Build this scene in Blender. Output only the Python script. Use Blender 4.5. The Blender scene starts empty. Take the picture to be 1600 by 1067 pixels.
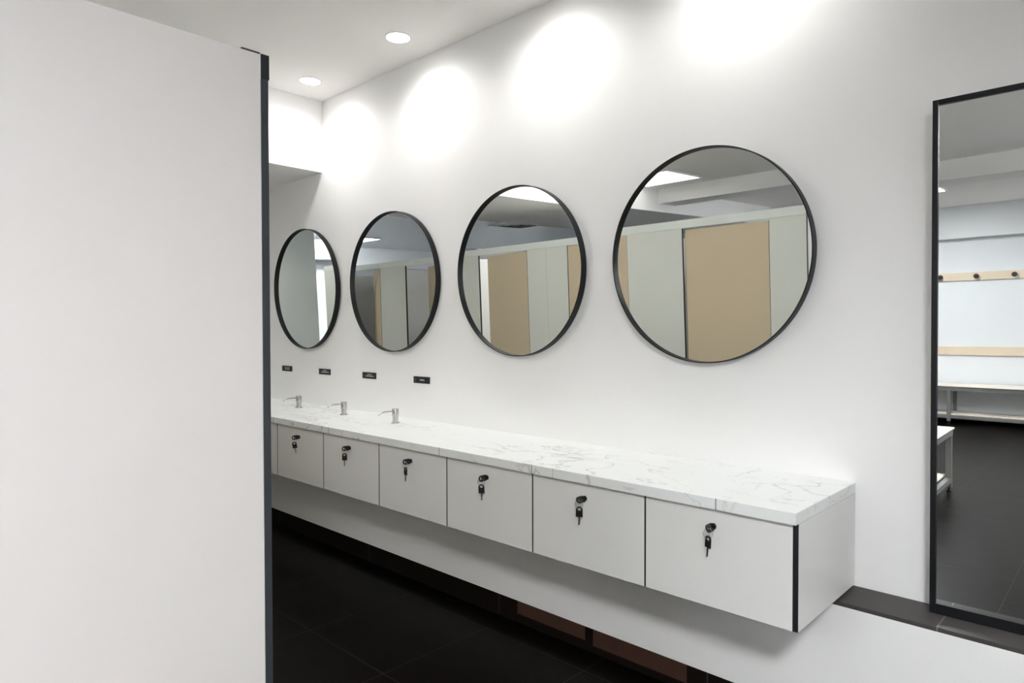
import bpy, bmesh, math, random
from math import radians as RAD, sin, cos, pi
from mathutils import Vector, Matrix

scene = bpy.context.scene
COL = scene.collection
random.seed(4)

# ------------------------------------------------------------------ camera
F_PX = 1048.43
YAW, PITCH, ROLL = 0.7597, -0.0179, -0.0016
cam_data = bpy.data.cameras.new('camera')
cam_data.sensor_fit = 'HORIZONTAL'
cam_data.sensor_width = 36.0
cam_data.lens = 36.0 * F_PX / 1600.0
cam_data.clip_start = 0.02
cam = bpy.data.objects.new('camera', cam_data)
COL.objects.link(cam)
_fw = Vector((-sin(YAW) * cos(PITCH), cos(YAW) * cos(PITCH), sin(PITCH)))
_rt = Vector((cos(YAW), sin(YAW), 0.0))
_up = _rt.cross(_fw)
_r2 = cos(ROLL) * _rt + sin(ROLL) * _up
_u2 = -sin(ROLL) * _rt + cos(ROLL) * _up
_m = Matrix((_r2, _u2, -_fw)).transposed().to_4x4()
_m.translation = Vector((0.0, -2.331, 1.30))
cam.matrix_world = _m
scene.camera = cam

# ------------------------------------------------------------------ view, world
vs = scene.view_settings
vs.view_transform = 'Standard'
vs.look = 'None'
vs.gamma = 1.0
vs.use_curve_mapping = False
vs.exposure = 1.48
world = bpy.data.worlds.new('world')
scene.world = world
world.use_nodes = True
world.node_tree.nodes['Background'].inputs[0].default_value = (0.93, 0.95, 1.0, 1)
world.node_tree.nodes['Background'].inputs[1].default_value = 2.2
scene.cycles.max_bounces = 16
scene.cycles.diffuse_bounces = 12
scene.cycles.glossy_bounces = 8

PANEL_E = 53.0       # radiance of the square ceiling panels
LENS_E = 8.0        # radiance of the round downlight lenses
SPOT_W = 8.6        # power of each round downlight

# ------------------------------------------------------------------ materials
def new_mat(name):
    m = bpy.data.materials.new(name)
    m.use_nodes = True
    nt = m.node_tree
    return m, nt, nt.nodes['Principled BSDF']

def N(nt, kind, **kw):
    n = nt.nodes.new(kind)
    for k, v in kw.items():
        if k in n.inputs:
            n.inputs[k].default_value = v
        else:
            setattr(n, k, v)
    return n

def plain(name, col, rough=0.5, metal=0.0, spec=0.5, bump=0.0, bscale=60.0, var=0.0):
    m, nt, b = new_mat(name)
    b.inputs['Base Color'].default_value = (*col, 1)
    b.inputs['Roughness'].default_value = rough
    b.inputs['Metallic'].default_value = metal
    b.inputs['Specular IOR Level'].default_value = spec
    tc = N(nt, 'ShaderNodeTexCoord')
    no = N(nt, 'ShaderNodeTexNoise', Scale=bscale, Detail=3.0)
    nt.links.new(tc.outputs['Object'], no.inputs['Vector'])
    if bump:
        bp = N(nt, 'ShaderNodeBump', Strength=bump, Distance=0.002)
        nt.links.new(no.outputs['Fac'], bp.inputs['Height'])
        nt.links.new(bp.outputs['Normal'], b.inputs['Normal'])
    if var:
        mx = N(nt, 'ShaderNodeMix', data_type='RGBA')
        mx.inputs[6].default_value = tuple(c * (1 - var) for c in col) + (1,)
        mx.inputs[7].default_value = tuple(min(1, c * (1 + var)) for c in col) + (1,)
        nt.links.new(no.outputs['Fac'], mx.inputs[0])
        nt.links.new(mx.outputs[2], b.inputs['Base Color'])
    return m

def emit(name, col, e):
    m, nt, b = new_mat(name)
    b.inputs['Base Color'].default_value = (0.9, 0.9, 0.9, 1)
    b.inputs['Emission Color'].default_value = (*col, 1)
    b.inputs['Emission Strength'].default_value = e
    return m

M = {}
M['wall'] = plain('white wall paint', (0.875, 0.872, 0.865), 0.6, spec=0.3, bump=0.05, bscale=220)
M['wall_cool'] = plain('white corridor paint', (0.75, 0.765, 0.785), 0.6, spec=0.3, bump=0.05, bscale=220)
M['ceiling'] = plain('white ceiling paint', (0.93, 0.915, 0.90), 0.7, spec=0.3, bump=0.04, bscale=180)
M['ceiling_satin'] = plain('satin ceiling paint', (0.76, 0.79, 0.82), 0.2, spec=0.5)
M['laminate'] = plain('white laminate', (0.74, 0.74, 0.72), 0.38, spec=0.4, bump=0.03, bscale=500)
M['panel_white'] = plain('cubicle white laminate', (0.625, 0.60, 0.58), 0.42, spec=0.4, bump=0.03, bscale=400)
M['panel_pale'] = plain('pale grey green laminate', (0.72, 0.735, 0.685), 0.45, spec=0.4)
M['rail_mint'] = plain('pale mint rail', (0.78, 0.815, 0.78), 0.4, spec=0.4)
M['beige'] = plain('beige laminate', (0.63, 0.52, 0.37), 0.5, spec=0.35)
M['slate'] = plain('dark slate core edge', (0.030, 0.034, 0.039), 0.5, spec=0.3)
M['black'] = plain('black edge', (0.009, 0.010, 0.013), 0.5, spec=0.4)
M['black_metal'] = plain('black powder coated metal', (0.006, 0.0065, 0.008), 0.45, spec=0.3, bump=0.02, bscale=600)
M['black_plastic'] = plain('black key plastic', (0.008, 0.008, 0.009), 0.35, spec=0.5)
M['steel'] = plain('brushed steel', (0.54, 0.525, 0.50), 0.24, metal=1.0, var=0.05, bscale=40)
M['grey_metal'] = plain('grey painted steel', (0.24, 0.24, 0.235), 0.4, metal=0.5)
M['chrome'] = plain('chrome', (0.75, 0.75, 0.75), 0.12, metal=1.0)
M['mirror'] = plain('mirror glass', (0.91, 0.93, 0.91), 0.0, metal=1.0)
M['grey_print'] = plain('grey print', (0.10, 0.10, 0.10), 0.5)
M['white_print'] = plain('white print', (0.62, 0.62, 0.60), 0.5)
M['birch'] = plain('pale birch board', (0.72, 0.60, 0.46), 0.5, var=0.06, bscale=8)
M['birch_light'] = plain('pale bench slat', (0.76, 0.69, 0.61), 0.45, var=0.05, bscale=8)
M['white_plastic'] = plain('white trim', (0.85, 0.85, 0.85), 0.4)
def mat_pane():
    m, nt, b = new_mat('added window pane')
    tr = N(nt, 'ShaderNodeBsdfTransparent'); gl = N(nt, 'ShaderNodeBsdfGlossy'); gl.inputs['Roughness'].default_value = 0.0
    fr = N(nt, 'ShaderNodeFresnel'); mx = N(nt, 'ShaderNodeMixShader')
    nt.links.new(fr.outputs[0], mx.inputs[0]); nt.links.new(tr.outputs[0], mx.inputs[1]); nt.links.new(gl.outputs[0], mx.inputs[2])
    nt.links.new(mx.outputs[0], nt.nodes['Material Output'].inputs['Surface'])
    return m
M['pane'] = mat_pane()
M['lens'] = emit('downlight lens', (1.0, 0.985, 0.96), LENS_E)
M['led'] = emit('led panel diffuser', (1.0, 0.97, 0.94), PANEL_E * 0.016)
M['led_cool_added'] = emit('added cool led panel diffuser', (0.94, 0.97, 1.0), PANEL_E)
M['led_mid'] = emit('medium led panel diffuser', (0.94, 0.97, 1.0), PANEL_E * 0.5)
M['led_main_added'] = emit('added main led panel diffuser', (0.97, 0.98, 1.0), PANEL_E * 1.06)
M['led_soft'] = emit('dim led panel diffuser', (0.97, 0.98, 1.0), PANEL_E * 0.15)

def mat_marble():
    m, nt, b = new_mat('white marble laminate')
    L = nt.links.new
    tc = N(nt, 'ShaderNodeTexCoord')
    mp = N(nt, 'ShaderNodeMapping')
    mp.inputs['Scale'].default_value = (1.3, 1.9, 1.9)
    mp.inputs['Rotation'].default_value = (0, 0, 0.5)
    L(tc.outputs['Object'], mp.inputs['Vector'])
    def vein(scale, detail, dist, width, seed):
        n = N(nt, 'ShaderNodeTexNoise', Scale=scale, Detail=detail, Distortion=dist, Roughness=0.55)
        n.noise_dimensions = '4D'
        n.inputs['W'].default_value = seed
        L(mp.outputs[0], n.inputs['Vector'])
        s = N(nt, 'ShaderNodeMath', operation='SUBTRACT'); s.inputs[1].default_value = 0.5
        L(n.outputs['Fac'], s.inputs[0])
        a = N(nt, 'ShaderNodeMath', operation='ABSOLUTE'); L(s.outputs[0], a.inputs[0])
        r = N(nt, 'ShaderNodeMapRange'); r.inputs[1].default_value = 0.0; r.inputs[2].default_value = width
        r.inputs[3].default_value = 1.0; r.inputs[4].default_value = 0.0
        L(a.outputs[0], r.inputs[0])
        return r
    v1 = vein(1.5, 6.0, 1.3, 0.012, 3.1)
    v2 = vein(2.1, 7.0, 1.0, 0.013, 9.4)
    msk = N(nt, 'ShaderNodeTexNoise', Scale=2.4, Detail=2.0); L(mp.outputs[0], msk.inputs['Vector'])
    mr = N(nt, 'ShaderNodeMapRange'); mr.inputs[1].default_value = 0.50; mr.inputs[2].default_value = 0.62
    L(msk.outputs['Fac'], mr.inputs[0])
    a = N(nt, 'ShaderNodeMath', operation='MULTIPLY'); L(v2.outputs[0], a.inputs[0]); L(mr.outputs[0], a.inputs[1])
    h = N(nt, 'ShaderNodeMath', operation='MULTIPLY'); L(v1.outputs[0], h.inputs[0])
    msk2 = N(nt, 'ShaderNodeTexNoise', Scale=1.1, Detail=3.0); L(mp.outputs[0], msk2.inputs['Vector'])
    mr2 = N(nt, 'ShaderNodeMapRange'); mr2.inputs[1].default_value = 0.48; mr2.inputs[2].default_value = 0.62
    L(msk2.outputs['Fac'], mr2.inputs[0]); L(mr2.outputs[0], h.inputs[1])
    mx = N(nt, 'ShaderNodeMath', operation='MAXIMUM'); L(a.outputs[0], mx.inputs[0]); L(h.outputs[0], mx.inputs[1])
    cl = N(nt, 'ShaderNodeTexNoise', Scale=1.6, Detail=4.0); L(mp.outputs[0], cl.inputs['Vector'])
    base = N(nt, 'ShaderNodeMix', data_type='RGBA')
    base.inputs[6].default_value = (0.765, 0.79, 0.775, 1); base.inputs[7].default_value = (0.83, 0.85, 0.84, 1)
    L(cl.outputs['Fac'], base.inputs[0])
    fin = N(nt, 'ShaderNodeMix', data_type='RGBA')
    fin.inputs[7].default_value = (0.42, 0.41, 0.40, 1)
    sc = N(nt, 'ShaderNodeMath', operation='MULTIPLY'); sc.inputs[1].default_value = 0.72
    L(mx.outputs[0], sc.inputs[0]); L(sc.outputs[0], fin.inputs[0]); L(base.outputs[2], fin.inputs[6])
    sp = N(nt, 'ShaderNodeSeparateXYZ'); L(tc.outputs['Object'], sp.inputs[0])
    acc = None
    for xs in (-3.605, -3.024, -2.158, -1.637, -0.914):        # joints between the laminate strips of the front edge
        c = N(nt, 'ShaderNodeMath', operation='COMPARE'); c.inputs[1].default_value = xs; c.inputs[2].default_value = 0.0016
        L(sp.outputs[0], c.inputs[0])
        if acc:
            q = N(nt, 'ShaderNodeMath', operation='MAXIMUM'); L(acc.outputs[0], q.inputs[0]); L(c.outputs[0], q.inputs[1]); acc = q
        else: acc = c
    fy = N(nt, 'ShaderNodeMath', operation='LESS_THAN'); fy.inputs[1].default_value = -0.5035; L(sp.outputs[1], fy.inputs[0])
    ms = N(nt, 'ShaderNodeMath', operation='MULTIPLY'); L(acc.outputs[0], ms.inputs[0]); L(fy.outputs[0], ms.inputs[1])
    mj = N(nt, 'ShaderNodeMix', data_type='RGBA'); mj.inputs[7].default_value = (0.20, 0.19, 0.18, 1)
    L(ms.outputs[0], mj.inputs[0]); L(fin.outputs[2], mj.inputs[6])
    L(mj.outputs[2], b.inputs['Base Color'])
    b.inputs['Roughness'].default_value = 0.35
    b.inputs['Specular IOR Level'].default_value = 0.4
    return m
M['marble'] = mat_marble()

def mat_tile(name, col, col2, grout, tx, ty, ox, oy, gw=0.0035, rough=0.34, streak=(1.2, 26.0)):
    """Dark streaked tile with thin grout, laid out in world metres (object origin at 0,0,0)."""
    m, nt, b = new_mat(name)
    L = nt.links.new
    tc = N(nt, 'ShaderNodeTexCoord')
    sx = N(nt, 'ShaderNodeSeparateXYZ'); L(tc.outputs['Object'], sx.inputs[0])
    def line(out, t, o):
        a = N(nt, 'ShaderNodeMath', operation='SUBTRACT'); a.inputs[1].default_value = o - t / 2; L(out, a.inputs[0])
        d = N(nt, 'ShaderNodeMath', operation='DIVIDE'); d.inputs[1].default_value = t; L(a.outputs[0], d.inputs[0])
        f = N(nt, 'ShaderNodeMath', operation='FRACT'); L(d.outputs[0], f.inputs[0])
        s = N(nt, 'ShaderNodeMath', operation='SUBTRACT'); s.inputs[1].default_value = 0.5; L(f.outputs[0], s.inputs[0])
        ab = N(nt, 'ShaderNodeMath', operation='ABSOLUTE'); L(s.outputs[0], ab.inputs[0])
        lt = N(nt, 'ShaderNodeMath', operation='LESS_THAN'); lt.inputs[1].default_value = gw / t / 2; L(ab.outputs[0], lt.inputs[0])
        return lt
    g = N(nt, 'ShaderNodeMath', operation='MAXIMUM')
    L(line(sx.outputs[0], tx, ox).outputs[0], g.inputs[0])
    L(line(sx.outputs[1], ty, oy).outputs[0], g.inputs[1])
    mp = N(nt, 'ShaderNodeMapping'); mp.inputs['Scale'].default_value = (streak[0], streak[1], streak[1])
    L(tc.outputs['Object'], mp.inputs['Vector'])
    no = N(nt, 'ShaderNodeTexNoise', Scale=3.0, Detail=6.0, Roughness=0.6); L(mp.outputs[0], no.inputs['Vector'])
    cm = N(nt, 'ShaderNodeMix', data_type='RGBA')
    cm.inputs[6].default_value = (*col, 1); cm.inputs[7].default_value = (*col2, 1)
    L(no.outputs['Fac'], cm.inputs[0])
    fm = N(nt, 'ShaderNodeMix', data_type='RGBA'); fm.inputs[7].default_value = (*grout, 1)
    L(g.outputs[0], fm.inputs[0]); L(cm.outputs[2], fm.inputs[6])
    L(fm.outputs[2], b.inputs['Base Color'])
    rr = N(nt, 'ShaderNodeMapRange'); rr.inputs[3].default_value = rough - 0.06; rr.inputs[4].default_value = rough + 0.08
    L(no.outputs['Fac'], rr.inputs[0]); L(rr.outputs[0], b.inputs['Roughness'])
    b.inputs['Specular IOR Level'].default_value = 0.07
    b.inputs['Specular Tint'].default_value = (1.0, 0.93, 0.89, 1)
    bp = N(nt, 'ShaderNodeBump', Strength=0.12, Distance=0.002); L(no.outputs['Fac'], bp.inputs['Height'])
    L(bp.outputs['Normal'], b.inputs['Normal'])
    return m
M['floor'] = mat_tile('dark streaked floor tile', (0.0013, 0.0008, 0.0006), (0.0034, 0.0024, 0.0019), (0.034, 0.029, 0.026),
                      0.537, 0.537, -3.16, -0.845)
M['ledge'] = mat_tile('dark grey ledge tile', (0.045, 0.042, 0.040), (0.085, 0.080, 0.077), (0.16, 0.15, 0.14),
                      1.2, 9.0, -0.42, 4.0, gw=0.004)
M['skirting'] = mat_tile('dark skirting tile', (0.006, 0.0045, 0.004), (0.011, 0.008, 0.0065), (0.045, 0.04, 0.035),
                         1.025, 9.0, -3.16, 4.0, gw=0.004)
M['brown_tile'] = plain('rust brown bare tile', (0.05, 0.022, 0.014), 0.5, var=0.35, bscale=18)

# ------------------------------------------------------------------ mesh helpers
def box(bm, x0, x1, y0, y1, z0, z1):
    v = [bm.verts.new((x, y, z)) for x in (x0, x1) for y in (y0, y1) for z in (z0, z1)]
    for f in ((0, 1, 3, 2), (4, 6, 7, 5), (0, 4, 5, 1), (2, 3, 7, 6), (0, 2, 6, 4), (1, 5, 7, 3)):
        bm.faces.new([v[i] for i in f])
    return v

def lathe(bm, prof, n=48, mat=None, closed=False):
    """Revolve (r, h) profile about local Z; mat places it."""
    mat = mat or Matrix()
    rings = []
    for r, h in prof:
        if r < 1e-6:
            rings.append([bm.verts.new(mat @ Vector((0, 0, h)))])
        else:
            rings.append([bm.verts.new(mat @ Vector((r * cos(2 * pi * k / n), r * sin(2 * pi * k / n), h))) for k in range(n)])
    pairs = list(zip(rings, rings[1:]))
    if closed:
        pairs.append((rings[-1], rings[0]))
    for a, b in pairs:
        for k in range(n):
            k2 = (k + 1) % n
            if len(a) == 1 and len(b) == 1:
                continue
            if len(a) == 1:
                bm.faces.new((a[0], b[k], b[k2]))
            elif len(b) == 1:
                bm.faces.new((a[k], b[0], a[k2]))
            else:
                bm.faces.new((a[k], b[k], b[k2], a[k2]))

def tube(bm, pts, rad, n=10, closed=False):
    pts = [Vector(p) for p in pts]
    rings = []
    cnt = len(pts)
    for i, p in enumerate(pts):
        if closed:
            t = (pts[(i + 1) % cnt] - pts[i - 1]).normalized()
        else:
            t = (pts[min(i + 1, cnt - 1)] - pts[max(i - 1, 0)]).normalized()
        ref = Vector((0, 0, 1)) if abs(t.z) < 0.9 else Vector((1, 0, 0))
        if closed:
            ref = Vector((0.31, 0.77, 0.55))
        a = t.cross(ref).normalized(); b = t.cross(a)
        r = rad[i] if isinstance(rad, (list, tuple)) else rad
        rings.append([bm.verts.new(p + r * (cos(2 * pi * k / n) * a + sin(2 * pi * k / n) * b)) for k in range(n)])
    seq = list(zip(rings, rings[1:])) + ([(rings[-1], rings[0])] if closed else [])
    for a, b in seq:
        for k in range(n):
            bm.faces.new((a[k], a[(k + 1) % n], b[(k + 1) % n], b[k]))
    if not closed:
        bm.faces.new(rings[0][::-1]); bm.faces.new(rings[-1])

def prism(bm, outline, t, mat=None, hole=None):
    """Extrude a 2D outline (x, z) by thickness t along y (centred); optional hole with the same vertex count."""
    mat = mat or Matrix()
    n = len(outline)
    def ring(o, y): return [bm.verts.new(mat @ Vector((x, y, z))) for x, z in o]
    a, b = ring(outline, -t / 2), ring(outline, t / 2)
    for k in range(n):
        bm.faces.new((a[k], a[(k + 1) % n], b[(k + 1) % n], b[k]))
    if hole:
        c, d = ring(hole, -t / 2), ring(hole, t / 2)
        for k in range(n):
            k2 = (k + 1) % n
            bm.faces.new((c[k], d[k], d[k2], c[k2]))
            bm.faces.new((a[k], c[k], c[k2], a[k2]))
            bm.faces.new((b[k], b[k2], d[k2], d[k]))
    else:
        bm.faces.new(a[::-1]); bm.faces.new(b)

def obj(name, bm, mat, parent=None, bevel=0.0, smooth=False, seg=2):
    bmesh.ops.recalc_face_normals(bm, faces=bm.faces[:])
    me = bpy.data.meshes.new(name)
    bm.to_mesh(me); bm.free()
    me.materials.append(mat)
    if smooth:
        me.set_sharp_from_angle(angle=RAD(38))
        for p in me.polygons: p.use_smooth = True
        try: me.set_sharp_from_angle(angle=RAD(38))
        except Exception: pass
    o = bpy.data.objects.new(name, me)
    COL.objects.link(o)
    if parent: o.parent = parent
    if bevel:
        md = o.modifiers.new('bevel', 'BEVEL'); md.width = bevel; md.segments = seg; md.limit_method = 'ANGLE'
    return o

def boxobj(name, mat, parent, *b, bevel=0.0):
    bm = bmesh.new()
    for i in range(0, len(b), 6): box(bm, *b[i:i + 6])
    return obj(name, bm, mat, parent, bevel)

def thing(name, label, cat, loc=(0, 0, 0), group=None, rot=(0, 0, 0)):
    o = bpy.data.objects.new(name, None)
    o.empty_display_size = 0.05
    COL.objects.link(o); o.location = loc; o.rotation_euler = rot
    tag(o, label, cat, group)
    return o

def tag(o, label, cat, group=None):
    o['label'] = label; o['category'] = cat
    if group: o['group'] = group
    return o

def struct(name, mat, *b, label=None, bevel=0.0):
    o = boxobj(name, mat, None, *b, bevel=bevel)
    o['kind'] = 'structure'
    if label: o['label'] = label
    return o

def dup(root, loc, label, group=None):
    r = root.copy(); COL.objects.link(r); r.location = loc; r['label'] = label
    if group: r['group'] = group
    for ch in list(root.children):
        c = ch.copy(); COL.objects.link(c); c.parent = r
        for g in ch.children:
            d = g.copy(); COL.objects.link(d); d.parent = c
    return r

# ------------------------------------------------------------------ setting
XW, XE, YS = -10.6, 2.6, -7.45          # west and east limits, far wall behind the camera
struct('floor', M['floor'], XW - 0.2, XE + 0.2, YS - 0.2, 0.12, -0.1, 0.0)
struct('wall_back', M['wall'], XW - 0.2, XE + 0.2, 0.0, 0.12, 0.0, 2.95)
struct('wall_plinth', M['wall'], -7.2, XE, -0.171, 0.0, 0.097, 0.456)
struct('trim_1', M['ledge'], -7.2, XE, -0.171, 0.0, 0.456, 0.468)
struct('baseboard_back', M['skirting'], -7.2, XE, -0.171, 0.0, 0.0, 0.097)
# bare rust-brown stretches of the skirting where its dark face has come off; the dark strip left below stands for shade
struct('trim_2', M['brown_tile'], -2.02, -1.645, -0.1722, -0.1705, 0.040, 0.096, -1.605, -1.19, -0.1722, -0.1705, 0.030, 0.096)
struct('ceiling', M['ceiling'], -4.0, XE + 0.2, -1.78, 0.12, 2.78, 2.9)
struct('ceiling_lower', M['ceiling'], -3.915, XE + 0.2, YS - 0.2, -1.75, 2.57, 2.9)
struct('ceiling_corridor', M['ceiling_satin'], -8.7, -5.15, YS - 0.2, 0.12, 2.45, 2.6)
struct('wall_bulkhead', M['wall'], -5.15, -3.915, YS - 0.2, 0.0, 2.322, 2.9)
struct('trim_3', M['wall'], -3.915, XE, -4.65, -4.30, 2.41, 2.57)
struct('wall_south', M['wall_cool'], XW - 0.2, XE + 0.2, YS - 0.15, YS, 0.0, 2.95)
struct('wall_south_upper', M['wall_cool'], XW, XE, YS, YS + 0.14, 2.19, 2.57)
struct('baseboard_south', M['skirting'], XW, XE, YS, YS + 0.012, 0.0, 0.09)
WY0, WY1, WZ0, WZ1 = -6.6, -2.6, 1.25, 2.35      # unseen window added to the east wall for extra daylight, beside the camera
struct('wall_east', M['wall'], XE, XE + 0.15, YS - 0.1, WY0, 0.0, 2.95, XE, XE + 0.15, WY1, 0.1, 0.0, 2.95,
       XE, XE + 0.15, WY0, WY1, 0.0, WZ0, XE, XE + 0.15, WY0, WY1, WZ1, 2.95)
wb = []
for k in range(5):
    yy = WY0 + (WY1 - WY0 - 0.05) * k / 4
    wb += [XE + 0.05, XE + 0.10, yy, yy + 0.05, WZ0, WZ1]
wb += [XE + 0.05, XE + 0.10, WY0, WY1, WZ0, WZ0 + 0.05, XE + 0.05, XE + 0.10, WY0, WY1, WZ1 - 0.05, WZ1]
win = struct('added_window', M['white_plastic'], *wb)
pane = boxobj('pane', M['pane'], win, XE + 0.073, XE + 0.077, WY0 + 0.02, WY1 - 0.02, WZ0 + 0.02, WZ1 - 0.02)
struct('wall_west', M['wall_cool'], XW - 0.15, XW, YS - 0.1, 0.1, 0.0, 3.2)
struct('wall_west_upper', M['wall_cool'], XW, XW + 0.3, YS, 0.0, 2.30, 3.0)
struct('wall_partition', M['rail_mint'], -7.40, -7.30, -2.04, 0.0, 0.0, 2.45)
struct('ceiling_west', M['ceiling'], XW - 0.2, -8.7, YS - 0.2, 0.12, 2.95, 3.1)
struct('trim_4', M['wall_cool'], -8.75, -8.7, YS, 0.0, 2.45, 2.95)

# ------------------------------------------------------------------ round wall mirrors
R, ZM = 0.3975, 1.572
def round_mirror(x, lean, yaw, label):
    t = thing('round_mirror', label, 'mirror', (x, -0.002, ZM - R), 'round wall mirrors above the counter', (RAD(lean), 0, RAD(yaw)))
    mt = Matrix.Translation((0, 0, R)) @ Matrix.Rotation(RAD(90), 4, 'X')     # local +Z -> -Y (out of the wall)
    bm = bmesh.new()
    lathe(bm, [(R, 0.0), (R, 0.034), (R - 0.001, 0.035), (R - 0.0035, 0.035), (R - 0.0045, 0.034), (R - 0.0045, 0.0)], 160, mt, closed=True)
    obj('frame', bm, M['black_metal'], t, smooth=True)
    bm = bmesh.new()
    lathe(bm, [(0, 0.012), (R - 0.0045, 0.012), (R - 0.0045, 0.018), (0, 0.018)], 160, mt)
    obj('mirror_glass', bm, M['mirror'], t)
    return t
round_mirror(-4.086, 1.586, 0.23, 'round black framed mirror furthest left, beside the foreground cubicle panel')
round_mirror(-3.130, 0.913, 0.815, 'second round black framed mirror from the left, reflecting grey cubicle doors')
round_mirror(-2.156, 1.394, -0.225, 'third round black framed mirror from the left, reflecting a beige door ajar')
round_mirror(-1.201, 1.837, 0.099, 'nearest and largest looking round mirror, reflecting one closed beige door')

# tall mirror standing on the ledge
t = thing('full_length_mirror', 'tall rectangular black framed mirror standing on the dark tiled ledge', 'mirror', (-0.46, -0.040, 0.4685), None, (RAD(0.75), 0, 0))
W_, H_, FW = 0.72, 1.488, 0.0145
boxobj('frame', M['black_metal'], t, 0, FW, -0.028, 0, 0, H_, W_ - FW, W_, -0.028, 0, 0, H_,
       FW, W_ - FW, -0.028, 0, H_ - FW, H_, FW, W_ - FW, -0.028, 0, 0, 0.030, bevel=0.001)
boxobj('mirror_glass', M['mirror'], t, FW, W_ - FW, -0.020, -0.014, 0.030, H_ - FW)

# ------------------------------------------------------------------ counter with locker cabinets
XR = -0.683
XLEFT = -5.02
bm = bmesh.new()
box(bm, XLEFT, XR, -0.505, -0.001, 0.7705, 0.805)
tag(obj('worktop', bm, M['marble'], None, bevel=0.002), 'long white marble worktop with grey veins running along the wall', 'worktop')
edges = [-5.02, -4.55, -4.075, -3.595, -3.102, -2.612, -2.129, -1.647, -1.164, XR]
names = ['white locker cabinet ninth from the right, hidden behind the foreground cubicle panel',
         'white locker cabinet eighth from the right, hidden behind the foreground cubicle panel',
         'white locker cabinet mostly hidden, only a sliver showing beside the foreground panel edge',
         'white locker cabinet with hanging key, leftmost full door under the marble worktop',
         'white locker cabinet with hanging key, second full door from the left',
         'white locker cabinet with hanging key, third full door from the left',
         'white locker cabinet with hanging key, third from the right end of the worktop',
         'white locker cabinet with hanging key, second from the right end of the worktop',
         'white locker cabinet at the right end of the worktop, nearest, with exposed side panel']
ZB, ZT = 0.4745, 0.7700
def key_outline(sw, flip=1):
    o = []
    for k in range(24):
        a = 2 * pi * k / 24
        x, z = cos(a), sin(a)
        if z < 0: o.append((0.0105 * (1 if x > 0 else -1) * min(1, abs(x) * 1.6), -0.022 * min(1, abs(z) * 1.5)))
        else: o.append((0.0105 * x, 0.0095 * z))
    h = [(0.0052 * cos(2 * pi * k / 24), 0.001 + 0.0042 * sin(2 * pi * k / 24)) for k in range(24)]
    return o, h
key_bow_o, key_bow_h = key_outline(1)
key_bow_mesh = key_blade_mesh = None
def make_key(parent, mat):
    global key_bow_mesh, key_blade_mesh
    if key_bow_mesh is None:
        bm = bmesh.new(); prism(bm, key_bow_o, 0.0032, hole=key_bow_h)
        b = obj('key', bm, M['black_plastic'], parent, bevel=0.0005); key_bow_mesh = b.data
        bm = bmesh.new()
        prism(bm, [(-0.0028, -0.022), (0.0028, -0.022), (0.0028, -0.034), (0.0016, -0.0355), (0.0028, -0.037), (0.0014, -0.0395),
                   (0.0026, -0.042), (0.0004, -0.047), (-0.0016, -0.0475), (-0.0028, -0.046)], 0.0018)
        c = obj('blade', bm, M['steel'], b); key_blade_mesh = c.data
    else:
        b = bpy.data.objects.new('key', key_bow_mesh); COL.objects.link(b); b.parent = parent
        c = bpy.data.objects.new('blade', key_blade_mesh); COL.objects.link(c); c.parent = b
    b.matrix_local = mat
    return b
key_labels = ['pair of black keys in the lock of the leftmost full cabinet door',
              'pair of black keys in the lock of the second full cabinet door from left',
              'pair of black keys in the lock of the third full cabinet door from left',
              'pair of black keys in the lock of the third cabinet from the right',
              'pair of black keys in the lock of the second cabinet from the right',
              'pair of black keys in the lock of the nearest, rightmost cabinet']
key_twist = [90, 86, 70, 84, 52, 66]
hang_yaw = [50, 45, -8, 36, 24, -24]
hang_roll = [10, 0, 0, 2, 0, -4]
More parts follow.
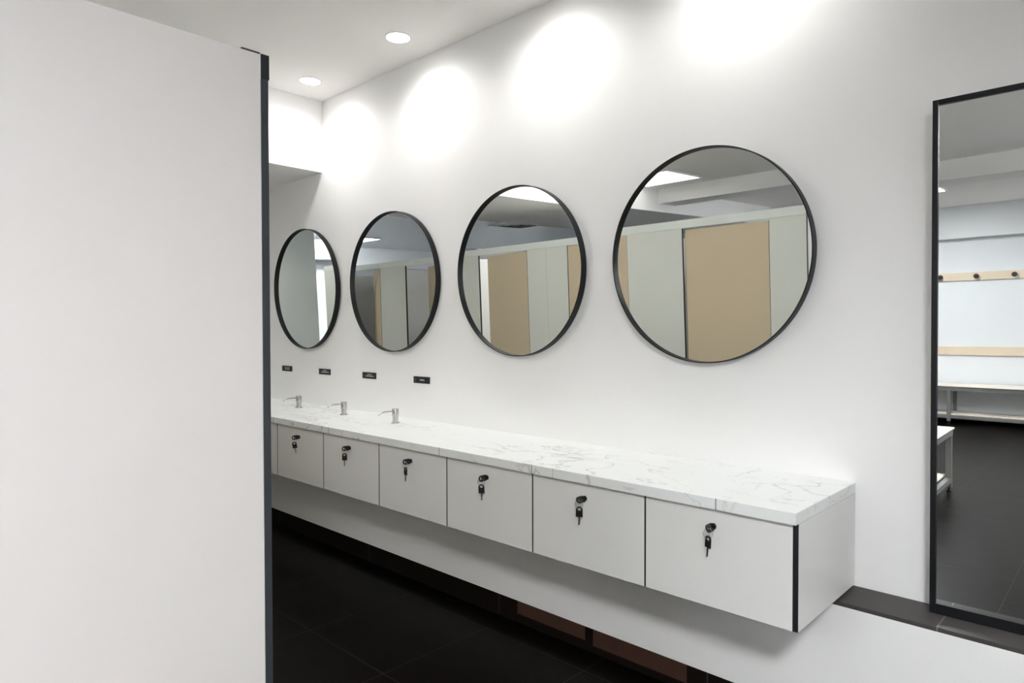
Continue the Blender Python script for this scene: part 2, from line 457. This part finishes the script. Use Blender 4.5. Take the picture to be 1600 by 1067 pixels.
for i in range(9):
    x0, x1 = edges[i], edges[i + 1]
    c = thing('locker_cabinet', names[i], 'cabinet', (x0, 0, ZB), 'white locker cabinets under the marble worktop')
    w = x1 - x0
    last = i == 8
    y_in = -0.474
    # carcass: back, floor and two sides (dark core edges show in the gaps)
    boxobj('body', M['laminate'], c, 0.001, w - 0.001 - (0.013 if last else 0), y_in, -0.003, 0, 0.013,
           0.001, 0.014, y_in, -0.003, 0.013, ZT - ZB, w - (0.027 if last else 0.014), w - (0.014 if last else 0.001), y_in, -0.003, 0.013, ZT - ZB,
           0.014, w - (0.027 if last else 0.014), -0.012, -0.003, 0.013, ZT - ZB)
    dx0, dx1 = 0.0030, w - (0.0145 if last else 0.0030)
    d = boxobj('door', M['laminate'], c, dx0, dx1, -0.4880, -0.4755, 0.0, ZT - ZB - 0.002, bevel=0.0006)
    boxobj('edge_band', M['black'], d, dx0 - 0.0026, dx0, -0.4876, -0.4760, 0.0, ZT - ZB - 0.002)
    boxobj('edge_band', M['black'], d, dx1, dx1 + 0.0026, -0.4876, -0.4760, 0.0, ZT - ZB - 0.002)
    if last:
        s = boxobj('side_panel', M['laminate'], c, w - 0.0118, w, -0.4825, -0.003, 0.0, ZT - ZB)
        boxobj('front_edge', M['black'], s, w - 0.0118, w - 0.0008, -0.4858, -0.4825, 0.0, ZT - ZB)
    # lock in the middle of the door
    lx, lz = (dx0 + dx1) / 2, 0.717 - ZB
    bm = bmesh.new()
    mt = Matrix.Translation((lx, -0.4880, lz)) @ Matrix.Rotation(RAD(90), 4, 'X')
    lathe(bm, [(0, 0), (0.0095, 0), (0.0095, 0.006), (0.0082, 0.008), (0.0060, 0.008), (0.0060, 0.0065), (0, 0.0065)], 28, mt)
    obj('lock_cylinder', bm, M['black_metal'], d, smooth=True)
    if i < 3: continue
    k = i - 3
    ks = thing('key_pair', key_labels[k], 'keys', (x0 + lx, -0.4945, 0.717), 'key pairs in the cabinet locks')
    # key pushed into the lock: blade along +Y, bow standing out towards the room
    tw = RAD(key_twist[k])
    km = Matrix.Rotation(-tw, 4, 'Y') @ Matrix.Rotation(RAD(90), 4, 'X') @ Matrix.Rotation(RAD(90), 4, 'Y') 
    ins = Matrix.Rotation(tw, 4, 'Y') @ Matrix.Rotation(RAD(90), 4, 'X')
    # after the X rotation local -Z points to +Y (into the door)
    make_key(ks, Matrix.Translation((0, -0.0265, 0)) @ ins @ Matrix.Scale(1.15, 4))
    # ring through both bows
    rc = Vector((-0.001, -0.0255, -0.0150))
    bm = bmesh.new()
    rr = 0.0160
    rpts = [rc + Vector((0.25 * rr * cos(2 * pi * q / 28), 0.35 * rr * cos(2 * pi * q / 28), rr * sin(2 * pi * q / 28))) +
            Vector((0.55 * rr * cos(2 * pi * q / 28), 0, 0)) for q in range(28)]
    tube(bm, rpts, 0.0006, 6, closed=True)
    obj('ring', bm, M['chrome'], ks, smooth=True)
    hm = Matrix.Translation((-0.002, -0.022, -0.0335)) @ Matrix.Rotation(RAD(hang_yaw[k]), 4, 'Z') @ Matrix.Rotation(RAD(-hang_roll[k]), 4, 'Y')
    make_key(ks, hm @ Matrix.Scale(1.12, 4))

# ------------------------------------------------------------------ soap dispensers
def dispenser(loc, label):
    t = thing('soap_dispenser', label, 'soap dispenser', loc, 'steel soap dispensers on the worktop')
    bm = bmesh.new(); lathe(bm, [(0, 0), (0.0245, 0), (0.0245, 0.0025), (0.0225, 0.0045), (0.0, 0.0045)], 36)
    obj('flange', bm, M['steel'], t, smooth=True)
    bm = bmesh.new(); lathe(bm, [(0, 0.0045), (0.0150, 0.0045), (0.0150, 0.036), (0.0, 0.036)], 36)
    obj('neck', bm, M['steel'], t, smooth=True)
    bm = bmesh.new(); lathe(bm, [(0, 0.036), (0.0172, 0.036), (0.0178, 0.038), (0.0178, 0.0745), (0.0168, 0.0758), (0, 0.0758)], 36)
    h = obj('pump_head', bm, M['steel'], t, smooth=True)
    bm = bmesh.new()
    tube(bm, [(0, -0.016, 0.064), (0, -0.05, 0.0645), (0, -0.075, 0.0635), (0, -0.092, 0.059), (0, -0.108, 0.050)],
         [0.0036, 0.0034, 0.0032, 0.003, 0.0026], 12)
    obj('spout', bm, M['steel'], h, smooth=True)
    return t
dp = dispenser((-3.914, -0.178, 0.8052), 'small steel pump dispenser furthest left on the marble worktop, beside the foreground panel')
dup(dp, (-3.396, -0.178, 0.8052), 'small steel pump dispenser in the middle of the three on the worktop')
dup(dp, (-2.895, -0.182, 0.8052), 'small steel pump dispenser nearest, rightmost of three on the worktop')

# ------------------------------------------------------------------ small black signs
def letters(bm, x0, x1, z0, z1, n, seed):
    rnd = random.Random(seed)
    w = (x1 - x0) / n
    for k in range(n):
        a = x0 + k * w; s = w * 0.30
        box(bm, a + w * 0.08, a + w * 0.08 + s, -0.0042, -0.0036, z0, z1)
        hz = z0 + (z1 - z0) * rnd.choice((0.0, 0.38, 0.75))
        box(bm, a + w * 0.08 + s, a + w * 0.86, -0.0042, -0.0036, hz, hz + (z1 - z0) * 0.28)
        if rnd.random() < 0.6:
            box(bm, a + w * 0.62, a + w * 0.86, -0.0042, -0.0036, z0, z1)
def sign(x, z, lines, label, seed):
    t = thing('wall_sign', label, 'sign', (x, -0.0005, z), 'small black signs on the wall above the worktop')
    boxobj('plate', M['black'], t, -0.0695, 0.0695, -0.0036, 0, -0.0185, 0.0185, bevel=0.0006)
    bm = bmesh.new()
    for (a, b, c, d, n) in lines: letters(bm, a, b, c, d, n, seed)
    obj('lettering', bm, M['white_print'], t)
    bm = bmesh.new()
    for k, (zz0, zz1) in enumerate(((-0.003, 0.004), (-0.006, 0.013), (-0.001, 0.009), (-0.006, 0.006))):
        box(bm, -0.058 + k * 0.003, -0.0565 + k * 0.003, -0.0041, -0.0036, zz0, zz1)
    box(bm, -0.059, -0.047, -0.0041, -0.0036, -0.012, -0.009)
    obj('emblem', bm, M['grey_print'], t)
two = [(-0.018, 0.030, 0.0035, 0.0095, 6), (-0.036, 0.052, -0.0065, 0.0000, 11)]
two1 = [(-0.026, 0.040, 0.0035, 0.0090, 8), (-0.026, 0.042, -0.0065, -0.0005, 8)]
sign(-4.394, 1.0285, two1, 'small black sign furthest left, under the leftmost round mirror', 1)
sign(-3.8975, 1.0265, two, 'small black sign second from the left, between the first two mirrors', 2)
sign(-3.3955, 1.0245, two, 'small black sign third from the left, under the second round mirror', 3)
sign(-2.8975, 1.0230, [(-0.014, 0.030, -0.0035, 0.0035, 6)], 'small black sign with a single short word, rightmost of the four', 5)

# ------------------------------------------------------------------ round downlights in the aisle ceiling
def downlight(x, label, z=2.78, watt=SPOT_W, y=-0.245):
    t = thing('downlight', label, 'ceiling light', (x, y, z), 'round recessed downlights above the mirrors')
    bm = bmesh.new()
    mt = Matrix.Rotation(RAD(180), 4, 'X')
    lathe(bm, [(0.0565, 0.0), (0.0565, 0.002), (0.0600, 0.0055), (0.0650, 0.0045), (0.0660, 0.0)], 48, mt, closed=True)
    obj('rim', bm, M['white_plastic'], t, smooth=True)
    bm = bmesh.new(); lathe(bm, [(0, 0.003), (0.0560, 0.003), (0.0560, 0.0005), (0, 0.0005)], 48, mt)
    obj('lens', bm, M['lens'], t)
    ld = bpy.data.lights.new('downlight_lamp', 'SPOT')
    ld.energy = watt; ld.spot_size = RAD(162); ld.spot_blend = 0.9; ld.shadow_soft_size = 0.05
    ld.color = (1.0, 0.98, 0.955)
    lo = bpy.data.objects.new('lamp', ld); COL.objects.link(lo); lo.parent = t; lo.location = (0, 0, -0.012)
downlight(-3.631, 'round white downlight furthest left in the ceiling, near the bulkhead')
downlight(-2.773, 'round white downlight second from the bulkhead, upper centre of the ceiling')
downlight(-1.912, 'round white downlight third from the bulkhead, just above the photo edge')
downlight(-5.55, 'added round white downlight in the lowered ceiling beyond the bulkhead, out of view', 2.45, SPOT_W * 0.8)  # unseen lamp added to brighten the wall and soffit past the bulkhead
downlight(-6.50, 'added round white downlight at the far end of the lowered ceiling, out of view', 2.45, SPOT_W * 1.7, -1.05)  # added out of view to light the partition in the leftmost mirror
downlight(-1.052, 'round white downlight fourth from the bulkhead, above the nearest round mirror')

# ------------------------------------------------------------------ square ceiling panels
def led_panel(x, y, z, sx, sy, label, mat, skirt=0.012):
    t = thing('ceiling_light_panel', label, 'ceiling light', (x, y, z), 'square ceiling light panels')
    fr = 0.014
    boxobj('frame', M['white_plastic'], t, -sx / 2, sx / 2, -sy / 2, -sy / 2 + fr, -skirt, 0, -sx / 2, sx / 2, sy / 2 - fr, sy / 2, -skirt, 0,
           -sx / 2, -sx / 2 + fr, -sy / 2 + fr, sy / 2 - fr, -skirt, 0, sx / 2 - fr, sx / 2, -sy / 2 + fr, sy / 2 - fr, -skirt, 0)
    boxobj('diffuser', mat, t, -sx / 2 + fr, sx / 2 - fr, -sy / 2 + fr, sy / 2 - fr, -0.009, -0.002)
led_panel(-3.56, -3.66, 2.57, 0.64, 0.68, 'square glowing ceiling panel reflected in the nearest round mirror', M['led'])
led_panel(-1.83, -5.62, 2.57, 0.62, 0.62, 'small glowing ceiling panel tip reflected in the tall mirror', M['led_mid'])
led_panel(0.80, -3.00, 2.57, 0.62, 0.62, 'added square glowing ceiling panel, unseen, over the floor behind the camera', M['led_main_added'], skirt=0.075)  # unseen fill panel added for brightness; deep skirt keeps light off the beam
led_panel(-9.2, -3.2, 2.95, 0.62, 0.62, 'added square glowing ceiling panel in the far corridor, out of view', M['led_cool_added'])  # unseen panel added to brighten the upper west wall

led_panel(-3.40, -2.30, 2.57, 0.62, 0.62, 'added square ceiling panel above the middle cubicles, out of view', M['led_soft'], skirt=0.05)  # unseen panel added to light the cubicle interiors from above
led_panel(-7.9, -3.05, 2.45, 0.62, 0.62, 'square glowing ceiling panel past the end of the cubicle row', M['led_soft'])

# ------------------------------------------------------------------ air diffuser in the corridor ceiling
t = thing('air_diffuser', 'square louvred air diffuser in the low ceiling reflected in a round mirror', 'air vent', (-5.86, -4.05, 2.45))
a = 0.30
boxobj('frame', M['white_plastic'], t, -a, a, -a, -a + 0.03, -0.012, 0, -a, a, a - 0.03, a, -0.012, 0, -a, -a + 0.03, -a + 0.03, a - 0.03, -0.012, 0, a - 0.03, a, -a + 0.03, a - 0.03, -0.012, 0)
boxobj('backing', M['grey_print'], t, -a + 0.03, a - 0.03, -a + 0.03, a - 0.03, -0.002, 0)
bm = bmesh.new()
for k in range(3):
    r0 = 0.255 - 0.075 * k; r1 = r0 - 0.045
    vo = [bm.verts.new((sx * r0, sy * r0, -0.003)) for sx, sy in ((-1, -1), (1, -1), (1, 1), (-1, 1))]
    vi = [bm.verts.new((sx * r1, sy * r1, -0.022)) for sx, sy in ((-1, -1), (1, -1), (1, 1), (-1, 1))]
    for q in range(4): bm.faces.new((vo[q], vo[(q + 1) % 4], vi[(q + 1) % 4], vi[q]))
lv = obj('louvres', bm, M['white_plastic'], t)
sm = lv.modifiers.new('thickness', 'SOLIDIFY'); sm.thickness = 0.002

# ------------------------------------------------------------------ changing cubicles (front plane y = -1.63)
YF, TH, ZTOP, ZRB = -1.63, 0.017, 1.895, 1.843
YB = -2.80
bm = bmesh.new(); box(bm, -6.447, -1.398, YF - 0.0172, YF + 0.0015, ZRB, ZTOP)
rail = tag(obj('header_rail', bm, M['rail_mint'], None, bevel=0.001), 'long pale rail along the top of the cubicle fronts, seen in the round mirrors', 'rail')
boxobj('end_cap', M['black'], rail, -1.398, -1.3945, YF - 0.0165, YF + 0.0015, ZRB, ZTOP)
#            left edge, [front panel spans], door span, opening angle, left partition x
cub = [(-2.589, [(-2.589, -2.173), (-1.609, -1.3975)], (-2.173, -1.609), 1.2),
       (-3.356, [(-3.356, -3.149)], (-3.149, -2.589), 0.0),
       (-4.418, [(-4.418, -4.110), (-3.553, -3.3572)], (-4.110, -3.553), 9.9),
       (-5.357, [(-5.357, -4.978)], (-4.978, -4.418), 25.0),
       (-6.430, [(-6.447, -5.917)], (-5.917, -5.357), 30.0)]
clab = ['nearest white changing cubicle, its side panel with black edge filling the left foreground',
        'changing cubicle second from the camera, with closed beige door',
        'changing cubicle third from the camera, beige door slightly ajar',
        'changing cubicle fourth from the camera, door standing open inward',
        'furthest changing cubicle in the row, door open widest']
for i, (xl, fronts, (d0, d1), ang) in enumerate(cub):
    c = thing('changing_cubicle', clab[i], 'cubicle', (d1, YF, 0), 'changing cubicles in a row behind the camera')
    ox, oy = -d1, -YF
    xr = cub[i - 1][0] if i else -1.399
    for (a0, a1) in fronts:
        f = boxobj('front_panel', M['panel_pale'], c, a0 + ox, a1 + ox - 0.0004, -TH, 0, 0.12, ZRB - 0.001)
        e = a1 + ox
        if i == 0 and a1 > -1.5:
            boxobj('black_edge', M['slate'], f, e - 0.0004, e + 0.0020, -TH + 0.0004, -0.0004, 0.12, ZRB - 0.001)
        else:
            boxobj('black_edge', M['black'], f, e - 0.0004, e + 0.0006, -TH, -0.001, 0.12, ZRB - 0.001)
    if i == 0:
        s = boxobj('side_panel', M['panel_white'], c, -1.412 + ox, -1.399 + ox, YB + oy, -TH - 0.0005, 0.12, ZTOP)
        s['label'] = 'large white cubicle side panel'
        boxobj('corner_bracket', M['black'], c, -1.405 + ox, -1.3978 + ox, -0.058, -0.0175, ZTOP, ZTOP + 0.003)
    boxobj('partition', M['laminate'], c, xl + 0.0003 + ox, xl + 0.013 + ox, YB + oy, -TH - 0.002, 0.12, ZRB)
    boxobj('back_panel', M['laminate'], c, xl + 0.013 + ox, xr - (0.013 if i == 0 else 0.0005) + ox, YB + oy, YB + oy + 0.013, 0.12, ZRB)
    # feet
    for fx in ((fronts[0][0] + 0.06, fronts[-1][1] - 0.06)):
        bm = bmesh.new(); lathe(bm, [(0, 0), (0.028, 0), (0.028, 0.008), (0.010, 0.012), (0.010, 0.12), (0, 0.12)], 20, Matrix.Translation((fx + ox, -0.0065, 0)))
        obj('foot', bm, M['steel'], c, smooth=True)
    # door hinged at its right edge (d1), opening inward
    w = d1 - d0 - 0.006
    gap = 0.014 if i == 0 else 0.003
    d = boxobj('door', M['beige'], c, -w + (gap - 0.003), -0.003, -0.0125, 0, 0.14, ZRB - (0.012 if i == 0 else 0.006), bevel=0.0005)
    d.rotation_euler = (0, 0, RAD(ang)); d.location = (-0.0128 * sin(RAD(ang)), -0.0005, 0)
    boxobj('edge_band', M['black'], d, -w + (gap - 0.003) - 0.0015, -w + (gap - 0.003), -0.0125, -0.001, 0.14, ZRB - (0.012 if i == 0 else 0.006))
    boxobj('edge_band', M['black'], d, -0.003, -0.0012, -0.0125, -0.001, 0.14, ZRB - (0.012 if i == 0 else 0.006))
    bm = bmesh.new()
    lathe(bm, [(0, 0), (0.022, 0), (0.022, 0.004), (0.012, 0.006), (0.012, 0.022), (0.018, 0.026), (0.018, 0.036), (0, 0.038)], 24,
          Matrix.Translation((-w + 0.06, 0, 0.95)) @ Matrix.Rotation(RAD(-90), 4, 'X'))
    obj('knob', bm, M['black_metal'], d, smooth=True)

# ------------------------------------------------------------------ benches, hook rail and back board by the far wall
def bench(loc, length, depth, h, label, rotz=0.0, legs=(0.1,)):
    """Long side along local X from 0 to length, depth along -Y .. 0 front at y=0."""
    t = thing('bench', label, 'bench', loc, 'slatted changing room benches', (0, 0, rotz))
    n = 3; g = 0.012; sw = (depth - g * (n - 1)) / n
    for k in range(n):
        y1 = -k * (sw + g)
        boxobj('seat_slat', M['birch_light'], t, 0, length, y1 - sw, y1, h - 0.014, h - 0.004, bevel=0.001)
        s = t.children[-1] if False else None
    boxobj('slat_core', M['black'], t, 0.002, length - 0.002, -depth + 0.002, -0.002, h - 0.020, h - 0.0145)
    boxobj('seat_rail', M['grey_metal'], t, 0.01, length - 0.01, -0.042, -0.008, h - 0.060, h - 0.0205,
           0.01, length - 0.01, -depth + 0.008, -depth + 0.042, h - 0.060, h - 0.0205)
    for lx in legs:
        for yy in (-0.045, -depth + 0.008):
            boxobj('leg', M['grey_metal'], t, lx - 0.018, lx + 0.018, yy, yy + 0.037, 0.035, h - 0.0605)
            bm = bmesh.new(); lathe(bm, [(0, 0), (0.016, 0), (0.016, 0.012), (0.007, 0.014), (0.007, 0.035), (0, 0.035)], 16, Matrix.Translation((lx, yy + 0.0185, 0)))
            obj('rubber_foot', bm, M['black_plastic'], t)
        boxobj('cross_bar', M['grey_metal'], t, lx - 0.015, lx + 0.015, -depth + 0.046, -0.046, h - 0.056, h - 0.026)
    boxobj('shelf_rail', M['grey_metal'], t, 0.01, length - 0.01, -0.044, -0.010, 0.070, 0.105, 0.01, length - 0.01, -depth + 0.010, -depth + 0.044, 0.070, 0.105)
    for k in range(3):
        y1 = -0.046 - k * (depth - 0.09) / 3
        boxobj('shelf_slat', M['birch_light'], t, 0.012, length - 0.012, y1 - (depth - 0.09) / 3 + 0.014, y1, 0.108, 0.120)
    return t
bench((-3.4, -7.00, 0), 5.2, 0.40, 0.455, 'long bench with pale slats and grey legs along the far wall, reflected in tall mirror', legs=(0.1, 1.70, 3.4, 5.1))
bench((-1.43, -3.65, 0), 0.80, 0.39, 0.48, 'short bench end with pale slats, nearer reflection at the tall mirror frame', rotz=RAD(90), legs=(0.045, 0.755))
t = thing('hook_rail', 'pale wooden coat rail with round black hooks on the far wall', 'coat rail', (-3.4, YS, 1.735))
boxobj('board', M['birch'], t, 0, 5.2, 0.0005, 0.022, -0.05, 0.05, bevel=0.002)
for k in range(14):
    hx = (-1.86 + 3.4) + (k - 4) * 0.365
    if not 0.05 < hx < 5.15: continue
    bm = bmesh.new()
    lathe(bm, [(0, 0), (0.010, 0), (0.010, 0.03), (0.026, 0.036), (0.028, 0.044), (0.024, 0.052), (0, 0.054)], 24, Matrix.Translation((hx, 0.022, 0.0)) @ Matrix.Rotation(RAD(-90), 4, 'X'))
    obj('hook', bm, M['black_plastic'], t, smooth=True)
bm = bmesh.new(); box(bm, -3.4, 1.8, YS + 0.0005, YS + 0.022, 0.79, 0.895)
tag(obj('back_board', bm, M['birch'], None, bevel=0.002), 'pale wooden back board fixed to the far wall above the bench', 'wall board')

# daylight entering through the added window (sampling portal over the opening)
pl = bpy.data.lights.new('added_window_portal', 'AREA')
pl.shape = 'RECTANGLE'; pl.size = WY1 - WY0; pl.size_y = WZ1 - WZ0; pl.cycles.is_portal = True
po = bpy.data.objects.new('added_window_portal', pl); COL.objects.link(po)
po.location = (XE + 0.12, (WY0 + WY1) / 2, (WZ0 + WZ1) / 2); po.rotation_euler = (RAD(90), 0, RAD(90))
